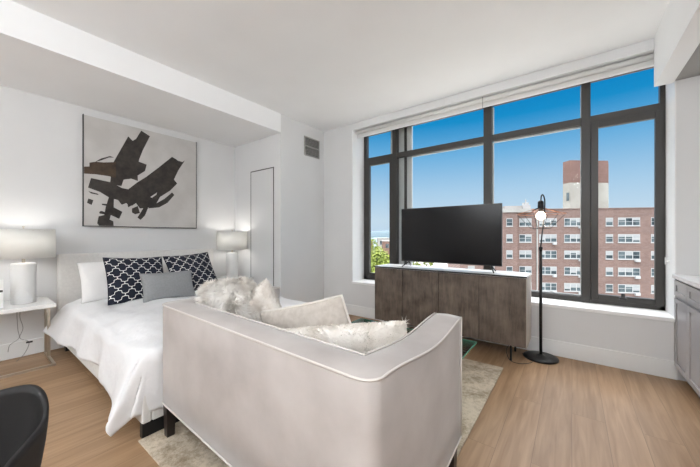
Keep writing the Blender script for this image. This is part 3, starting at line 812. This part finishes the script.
# television
tv = thing('television', 'flat black television on two splayed feet on the walnut console', 'television', (-1.2, 3.5, .856))
P = at(tv)
tb_ = P(MB().box(-1.79, -.598, 3.50, 3.53, .922, 1.604).build('tv_body', M['blackp'], bevel=.004))
MB().box(-1.783, -.605, 3.497, 3.50, .934, 1.598).build('tv_panel', M['screen'], tb_)
MB().box(-1.50, -.89, 3.53, 3.565, .96, 1.25).build('tv_rear_housing', M['blackp'], tb_, bevel=.01)
for x in (-1.68, -.71):
    q = MB(); 
    g_ = -1 if x < -1.2 else 1; q.tube([(x, 3.515, .925), (x + .05 * g_, 3.40, .862)], .007, 8); q.tube([(x, 3.515, .925), (x + .03 * g_, 3.61, .862)], .007, 8)
    q.tube([(x + .0, 3.515, .925), (x, 3.515, .90)], .008, 8)
    P(q.build('tv_foot', M['black'], smooth=True))

# ================================================================== FLOOR LAMP
lx, ly = -.255, 3.585
fl = thing('floor_lamp', 'black floor lamp with copper wire cage shade and lit globe bulb', 'lamp', (lx, ly, 0))
MB().lathe([(0, 0), (.150, 0), (.155, .006), (.155, .014), (.148, .022), (.12, .026), (.05, .032), (.025, .038), (.012, .045), (0, .045)], n=48).build('lamp_base', M['black'], fl, smooth=True)
MB().cyl((0, 0, .04), (0, 0, 1.115), .0135, n=16).build('lower_pole', M['black'], fl, smooth=True)
MB().cyl((0, 0, 1.10), (0, 0, 1.14), .0165, n=16).build('pole_collar', M['black'], fl, smooth=True)
rx, ry = .80, .60   # direction of the bracket
def off(s, z): return (rx * s, ry * s, z)
curve_tube('upper_pole', [off(.0, 1.13), off(.012, 1.25), off(.035, 1.45), off(.042, 1.58), off(.036, 1.64), off(.020, 1.672), off(.006, 1.655), off(.001, 1.60)], .0062, M['black'], fl, n=8)
bs_ = MB().lathe([(0, 1.612), (.014, 1.612), (.026, 1.60), (.028, 1.545), (.026, 1.54), (.060, 1.527), (.058, 1.523), (.022, 1.53), (.02, 1.50), (0, 1.50)], n=24).build('bulb_socket', M['black'], fl, smooth=True)
MB().lathe([(0, 1.413), (.022, 1.418), (.038, 1.434), (.044, 1.455), (.038, 1.478), (.022, 1.497), (.014, 1.51), (0, 1.51)], n=24).build('globe_bulb', M['bulb'], bs_, smooth=True)
q = MB()
R1 = .215
for k in range(6):
    a = 2 * PI * k / 6 + .3
    q.tube([(.03 * math.cos(a), .03 * math.sin(a), 1.535), (R1 * math.cos(a), R1 * math.sin(a), 1.475)], .0028, 6)
q.tube([(R1 * math.cos(2 * PI * i / 40), R1 * math.sin(2 * PI * i / 40), 1.475) for i in range(40)], .0028, 6, closed=True)
q.build('copper_cage_top', M['copper'], fl)
q = MB()
for k in range(6):
    a = 2 * PI * k / 6 + .3
    q.tube([(R1 * math.cos(a), R1 * math.sin(a), 1.475), (.085 * math.cos(a), .085 * math.sin(a), 1.325)], .0022, 6)
q.tube([(.085 * math.cos(2 * PI * i / 30), .085 * math.sin(2 * PI * i / 30), 1.325) for i in range(30)], .0022, 6, closed=True)
q.build('wire_cage_bottom', M['black'], fl)
l = bpy.data.lights.new('bulb_light', 'POINT'); l.energy = 3; l.shadow_soft_size = .045; l.color = (1, .85, .65)
lo = bpy.data.objects.new('bulb_light', l); C.objects.link(lo); lo.location = (0, 0, 1.39); lo.parent = fl

# ================================================================== KITCHEN CABINETS
KX, KY = .713, YW - .002
wt = MB().box(KX - .012, 1.38, .95, KY, .885, .915).build('worktop', M['quartz'], bevel=.002)
tag(wt, 'white quartz worktop on the grey kitchen cabinets at right', 'countertop')
def base_cab(y0, y1, label):
    t = thing('base_cabinet', label, 'cabinet', (KX + .32, (y0 + y1) / 2, 0), 0, 'grey kitchen base cabinets')
    P = at(t)
    P(MB().box(KX + .022, 1.36, y0 + .001, y1 - .001, .11, .884).build('cabinet_body', M['cab']))
    P(MB().box(KX + .075, 1.36, y0 + .001, y1 - .001, 0, .11).build('toe_kick', M['blackp']))
    def shaker(name, z0, z1, parent=None):
        fr = MB(); b = .05; ya, yb = y0 + .003, y1 - .003
        fr.box(KX, KX + .02, ya, ya + b, z0, z1).box(KX, KX + .02, yb - b, yb, z0, z1).box(KX, KX + .02, ya + b, yb - b, z0, z0 + b * .8).box(KX, KX + .02, ya + b, yb - b, z1 - b * .8, z1)
        fr.box(KX + .008, KX + .02, ya + b, yb - b, z0 + b * .8, z1 - b * .8)
        return P(fr.build(name, M['cab'], bevel=.0015))
    shaker('drawer_front', .735, .868); shaker('door', .125, .712)
    return t
base_cab(3.40, KY, 'narrow grey base cabinet against the window wall')
base_cab(2.80, 3.398, 'grey base cabinet second from the window wall')
base_cab(2.20, 2.798, 'grey base cabinet third from the window wall')

# ================================================================== BLACK CHAIR (lower left)
ch = thing('shell_armchair', 'black moulded shell armchair cropped by the lower left corner', 'chair', (-1.2, -.10, 0))
P = at(ch)
# back and wing band: stations (x, y, z bottom, z top)
B_ = [(-1.05, -.40, .46, .66), (-1.2, -.42, .47, .675), (-1.32, -.40, .50, .71), (-1.40, -.33, .555, .745), (-1.43, -.20, .57, .76), (-1.43, -.08, .575, .765), (-1.42, .05, .565, .770), (-1.40, .135, .53, .772), (-1.365, .165, .49, .755), (-1.32, .172, .46, .72), (-1.285, .163, .45, .688), (-1.23, .132, .45, .678), (-1.15, .083, .45, .668), (-1.08, .05, .45, .655)]
def chf(a, b):
    k = a * (len(B_) - 1); i = min(int(k), len(B_) - 2); t = k - i
    p = [Vector(B_[max(0, min(len(B_) - 1, i + q_))]) for q_ in (-1, 0, 1, 2)]
    v_ = .5 * ((2 * p[1]) + (-p[0] + p[2]) * t + (2 * p[0] - 5 * p[1] + 4 * p[2] - p[3]) * t * t + (-p[0] + 3 * p[1] - 3 * p[2] + p[3]) * t ** 3)
    x, y, z0, z1 = v_
    c_ = Vector((-1.18, -.13)); o_ = Vector((x, y)); d = (o_ - c_)
    s_ = 1 - .13 * (1 - b) ** 1.5
    return (c_.x + d.x * s_, c_.y + d.y * s_, z0 + (z1 - z0) * b)
P(MB().grid(chf, 60, 10).build('back_shell', M['chair'], smooth=True, solid=.012))
def seatf(a, b):
    th = 2 * PI * a; r = b
    x = -1.16 + .23 * r * math.copysign(abs(math.cos(th)) ** .8, math.cos(th)); y = -.135 + .235 * r * math.copysign(abs(math.sin(th)) ** .8, math.sin(th))
    return (x, y, .435 + .03 * r ** 3)
P(MB().grid(seatf, 48, 10, closeu=True).build('seat_shell', M['chair'], smooth=True, solid=.014))
for (sx, sy) in ((1, 1), (1, -1), (-1, 1), (-1, -1)):
    P(MB().cyl((-1.16 + sx * .12, -.135 + sy * .12, .435), (-1.16 + sx * .21, -.135 + sy * .21, 0), .016, .010, 14).build('leg', M['darkwood'], smooth=True))

ch.location.y -= .005

# ================================================================== OUTSIDE
ORX, ORY = -9.237, 61.861; ANG = math.radians(28.22)
bd = thing('apartment_building', 'red brick apartment block across the street with rows of white windows', 'building', (ORX, ORY, -28), ANG)
def bpart(mb, name, m, parent=bd, **k): return mb.build(name, m, parent, **k)
HZ = 28            # local z = world z + 28
ZR = 6.15 + HZ
bpart(MB().box(-9.0, 1.1, -.6, 13, 0, ZR), 'brick_wing', M['brick'])
bpart(MB().box(1.1, 30, 0, 13, 0, ZR - .05), 'brick_wall', M['brick'])
bpart(MB().box(-9.15, 3.4, -.8, .1, ZR - .55, ZR + .12), 'cornice', M['concrete'])
bpart(MB().box(3.4, 30.1, -.12, .1, ZR - .05, ZR + .10), 'roof_coping', M['band'])
bpart(MB().box(-.2, 2.9, 2, 4, ZR, ZR + .9), 'roof_bulkhead', M['concrete'])
q = MB().box(3.0, 4.4, 2, 3, ZR, ZR + 1.0); q.box(3.3, 4.1, 2, 3, ZR + 1.0, ZR + 1.5); q.box(3.6, 3.75, 2.2, 2.4, ZR + 1.5, ZR + 2.1)
bpart(q, 'roof_vent', M['vent'])
for k in range(3):
    z = 2.60 + HZ - 2.95 * k
for k in range(7):
    z = 4.95 + HZ - 2.95 * k
    bpart(MB().box(-9.02, 30, -.66 if False else -.03, .0, z - .0, z + .22), 'string_course', M['band'])
bpart(MB().box(4.55, 4.75, -.2, -.02, 10, ZR - 1.5), 'drain_pipe', M['concrete'])
colsW = [(-7.6, -6.4, 1, -.6), (-4.2, -2.9, 2, -.6), (-.83, .24, 1, -.6), (1.62, 3.72, 2, 0), (5.02, 7.94, 3, 0), (9.21, 12.22, 3, 0), (15.94, 17.08, 1, 0), (17.89, 21.29, 3, 0), (23.0, 25.4, 2, 0), (26.6, 28.6, 2, 0)]
rw = random.Random(4)
cnt = 0
for (a, b, n_, fy) in colsW:
    for k in range(7):
        zt = 4.5 + HZ - 2.95 * k; zb = zt - 1.45
        if a > 20 or a < -2 or k < 6:
            cnt += 1
            fr = MB(); t_ = .11; y0 = fy - .06; y1 = fy + .02
            fr.box(a, b, y0, y1, zb, zb + t_).box(a, b, y0, y1, zt - t_, zt)
            fr.box(a - .06, b + .06, y0 - .05, y1, zb - .10, zb)
            wv = (b - a) / n_
            for j in range(n_ + 1):
                xx = a + j * wv; fr.box(max(a, xx - t_ / 2), min(b, xx + t_ / 2), y0, y1, zb + t_, zt - t_)
            for j in range(n_): fr.box(a + j * wv + t_ / 2, a + (j + 1) * wv - t_ / 2, y0 + .02, y1, (zt + zb) / 2 - .03, (zt + zb) / 2 + .03)
            wo = bpart(fr, 'window', M['winframe'])
            gl = MB(); gl.box(a + .02, b - .02, fy - .02, fy + .0, zb + .02, zt - .02); bpart(gl, 'window_pane', M['winglass'], wo)
            bl = MB(); any_ = False
            for j in range(n_):
                if rw.random() < .68:
                    dd = rw.choice([.35, .55, .65, .65, .95]); any_ = True
                    bl.box(a + j * wv + t_ / 2, a + (j + 1) * wv - t_ / 2, fy - .035, fy - .021, zt - t_ - dd, zt - t_)
            if any_: bpart(bl, 'window_blind', M['winblind'], wo)
            else: bl.bm.free()
            if n_ == 3 and rw.random() < .7:
                j = rw.choice([1, 2]) if a > 16 else 2
                ac = MB(); ac.box(a + j * wv + .25, a + (j + 1) * wv - .15, fy - .42, fy - .06, zb - .42, zb - .02); bpart(ac, 'air_conditioner', M['winframe'], wo)
# water-tank tower behind
tw = thing('tank_tower', 'tall rooftop tower, brick above and cream below, behind the brick block', 'tower')
c_, r_ = .601, .799
def cw(lat, d): return (-.601 * d + .799 * lat, .799 * d + .601 * lat)
f0 = cw(49.27, 66); f1 = cw(58.1, 66.4); f_1 = cw(49.0, 67.9); f2 = cw(61.8, 70.5); f3 = cw(62, 75.5); f4 = cw(55, 75)
bxy = [f0, f1, f2, f3, f4, f_1]
tw.location = (f0[0], f0[1], -28)
P = at(tw)
P(MB().poly([(x, y, -28) for x, y in bxy], (0, 0, 1), 28 + 13.2).build('cream_shaft', M['cream']))
P(MB().poly([(x, y, 13.2) for x, y in bxy], (0, 0, 1), 5.0).build('brick_crown', M['brick2']))
def mid(a, b, t): return (a[0] + (b[0] - a[0]) * t, a[1] + (b[1] - a[1]) * t)
m1 = mid(f0, f1, .40); m2 = mid(f0, f1, .44)
P(MB().poly([(m1[0], m1[1], 8.2), (m2[0], m2[1], 8.2), (m2[0], m2[1], 12.4), (m1[0], m1[1], 12.4)], (.6, -.8, 0), .1).build('slit_window', M['winglass']))
m1 = mid(f_1, f0, .5); m2 = mid(f_1, f0, .85)
P(MB().poly([(m1[0], m1[1], 9.2), (m2[0], m2[1], 9.2), (m2[0], m2[1], 11.0), (m1[0], m1[1], 11.0)], (-.3, -1, 0), .1).build('slit_window', M['winglass']))

# street level, river, far shore
struct('ground', MB().box(-200, 160, 8, 420, -30, -28), M['land'])
wa = MB().box(-3500, 3500, 420, 5200, -30.5, -29).build('river', M['sea']); wa['kind'] = 'structure'
def ridge(a, b):
    x = -4200 + a * 5200; h = 108 + 22 * (.5 + .5 * noise.noise(Vector((x * .0012, 3, 0)))) + 6 * noise.noise(Vector((x * .006, 9, 0)))
    return (x, 5200 + (b * 500), -29 + (h + 22) * math.sin(PI * b) ** .6 if 0 < b < 1 else -29)
rd = MB().grid(ridge, 80, 6).build('far_shore_hills', M['shore'], smooth=True); rd['kind'] = 'structure'
# trees across the way at the left window
tree_lab = ['tall yellow-green leafy tree outside the narrow left window', 'yellow-green leafy tree standing further off behind the first treetop', 'rounded leafy tree to the right behind the television', 'leafy tree at the far left edge of the narrow window view']
tree_loc = [(-20.6, 34.8, 27.1, 3.4), (-34.5, 53.5, 27.2, 4.2), (-24.2, 50.5, 26.2, 3.4), (-29.8, 39.3, 27.2, 3.0)]
for i, (x, y, h, r) in enumerate(tree_loc):
    t = thing('street_tree', tree_lab[i], 'tree', (x, y, -28), 0, 'leafy trees beyond the window')
    MB().tube([(0, 0, 0), (.2, 0, h * .35), (-.1, .2, h * .7)], [.45, .36, .2], 10).build('trunk', M['bark'], t)
    rn = random.Random(i + 3); V = []; F = []
    blobs = [(rn.gauss(0, r * .42), rn.gauss(0, r * .42), h - r * 1.1 + rn.gauss(0, r * .42), r * rn.uniform(.28, .5)) for _ in range(26)]
    for _ in range(6500):
        bx, by, bz, br = rn.choice(blobs); v_ = Vector((rn.gauss(0, 1), rn.gauss(0, 1), rn.gauss(0, 1))).normalized() * br * rn.uniform(.75, 1.05)
        c0 = Vector((bx, by, bz)) + v_; s_ = rn.uniform(.12, .24)
        a_ = Vector((rn.gauss(0, 1), rn.gauss(0, 1), rn.gauss(0, 1))).normalized(); b_ = a_.cross(v_).normalized()
        k = len(V); V += [c0 + a_ * s_, c0 + b_ * s_ * .7, c0 - a_ * s_, c0 - b_ * s_ * .7]; F.append((k, k + 1, k + 2, k + 3))
    me = bpy.data.meshes.new('foliage'); me.from_pydata([tuple(p) for p in V], [], F); me.update(); o = link('foliage', me, M['leaf'], t); o['kind'] = 'stuff'
# low distant buildings between trees and water
lb = [(-118, 165, 22, 12, 26.400000000000002, 'brick2'), (-100, 178, 16, 12, 27.400000000000002, 'concrete'), (-84, 160, 18, 12, 26.0, 'brick2'), (-138, 190, 20, 12, 27.2, 'concrete'), (-152, 150, 18, 12, 25.8, 'brick2')]
bl_lab = ['low brick building second from the left in the far view', 'low pale building in the middle of the far view by the water', 'low brick building at the right of the far view', 'low pale building nearer the left of the far view', 'low brick building at the far left of the distant view']
for i, (x, y, w_, d_, h, mm) in enumerate(lb):
    t = thing('distant_building', bl_lab[i], 'building', (x, y, -28), .6, 'low buildings by the water')
    MB().box(-w_ / 2, w_ / 2, 0, d_, 0, h).build('walls', M[mm], t)
    MB().box(-w_ / 2 - .3, w_ / 2 + .3, -.3, d_ + .3, h, h + .6).build('roof', M['roofgrey'], t)
    for k in range(5):
        MB().box(-w_ / 2 + 1.5 + k * w_ / 5.4, -w_ / 2 + 3.5 + k * w_ / 5.4, -.1, 0, h - 4, h - 1.5).build('window', M['winglass'], t)

# ================================================================== SKY + SUN
wd = bpy.data.worlds.new('sky'); SC.world = wd; wd.use_nodes = True
N, L = wd.node_tree.nodes, wd.node_tree.links
bg = N['Background']; tc = N.new('ShaderNodeTexCoord'); sp = N.new('ShaderNodeSeparateXYZ'); L.new(tc.outputs['Generated'], sp.inputs[0])
cr = N.new('ShaderNodeValToRGB'); e = cr.color_ramp.elements
e[0].position = .0; e[0].color = (.55, .71, .87, 1)
e[1].position = 1; e[1].color = (8, 8, 8.2, 1)
for p, c in ((.05, (.60, .75, .88)), (.14, (.42, .64, .85)), (.25, (.17, .46, .77)), (.34, (.010, .28, .62)), (.45, (.0, .18, .52)), (.52, (.35, .55, .85)), (.60, (8, 8, 8.2))):
    x = e.new(p); x.color = (*c, 1)
L.new(sp.outputs['Z'], cr.inputs[0]); L.new(cr.outputs[0], bg.inputs[0]); bg.inputs[1].default_value = 1.0
sn = bpy.data.lights.new('sun', 'SUN'); sn.energy = .7; sn.angle = .01; sn.color = (1, .95, .88)
so = bpy.data.objects.new('sun', sn); C.objects.link(so)
so.rotation_euler = Vector((-.25, .72, -.62)).to_track_quat('-Z', 'Y').to_euler()

# ================================================================== CAMERA
cam = bpy.data.cameras.new('camera'); co = bpy.data.objects.new('camera', cam); C.objects.link(co)
cam.sensor_width = 36; cam.lens = 295 * 36 / 700; cam.shift_y = 2.5 / 700; cam.clip_start = .05; cam.clip_end = 9000
co.location = (0, 0, 1.25); co.rotation_euler = (PI / 2, 0, math.atan2(.601, .799))
SC.camera = co
SC.view_settings.view_transform = 'Standard'; SC.view_settings.look = 'None'; SC.view_settings.gamma = 1; SC.view_settings.exposure = 0
SC.view_settings.use_curve_mapping = False
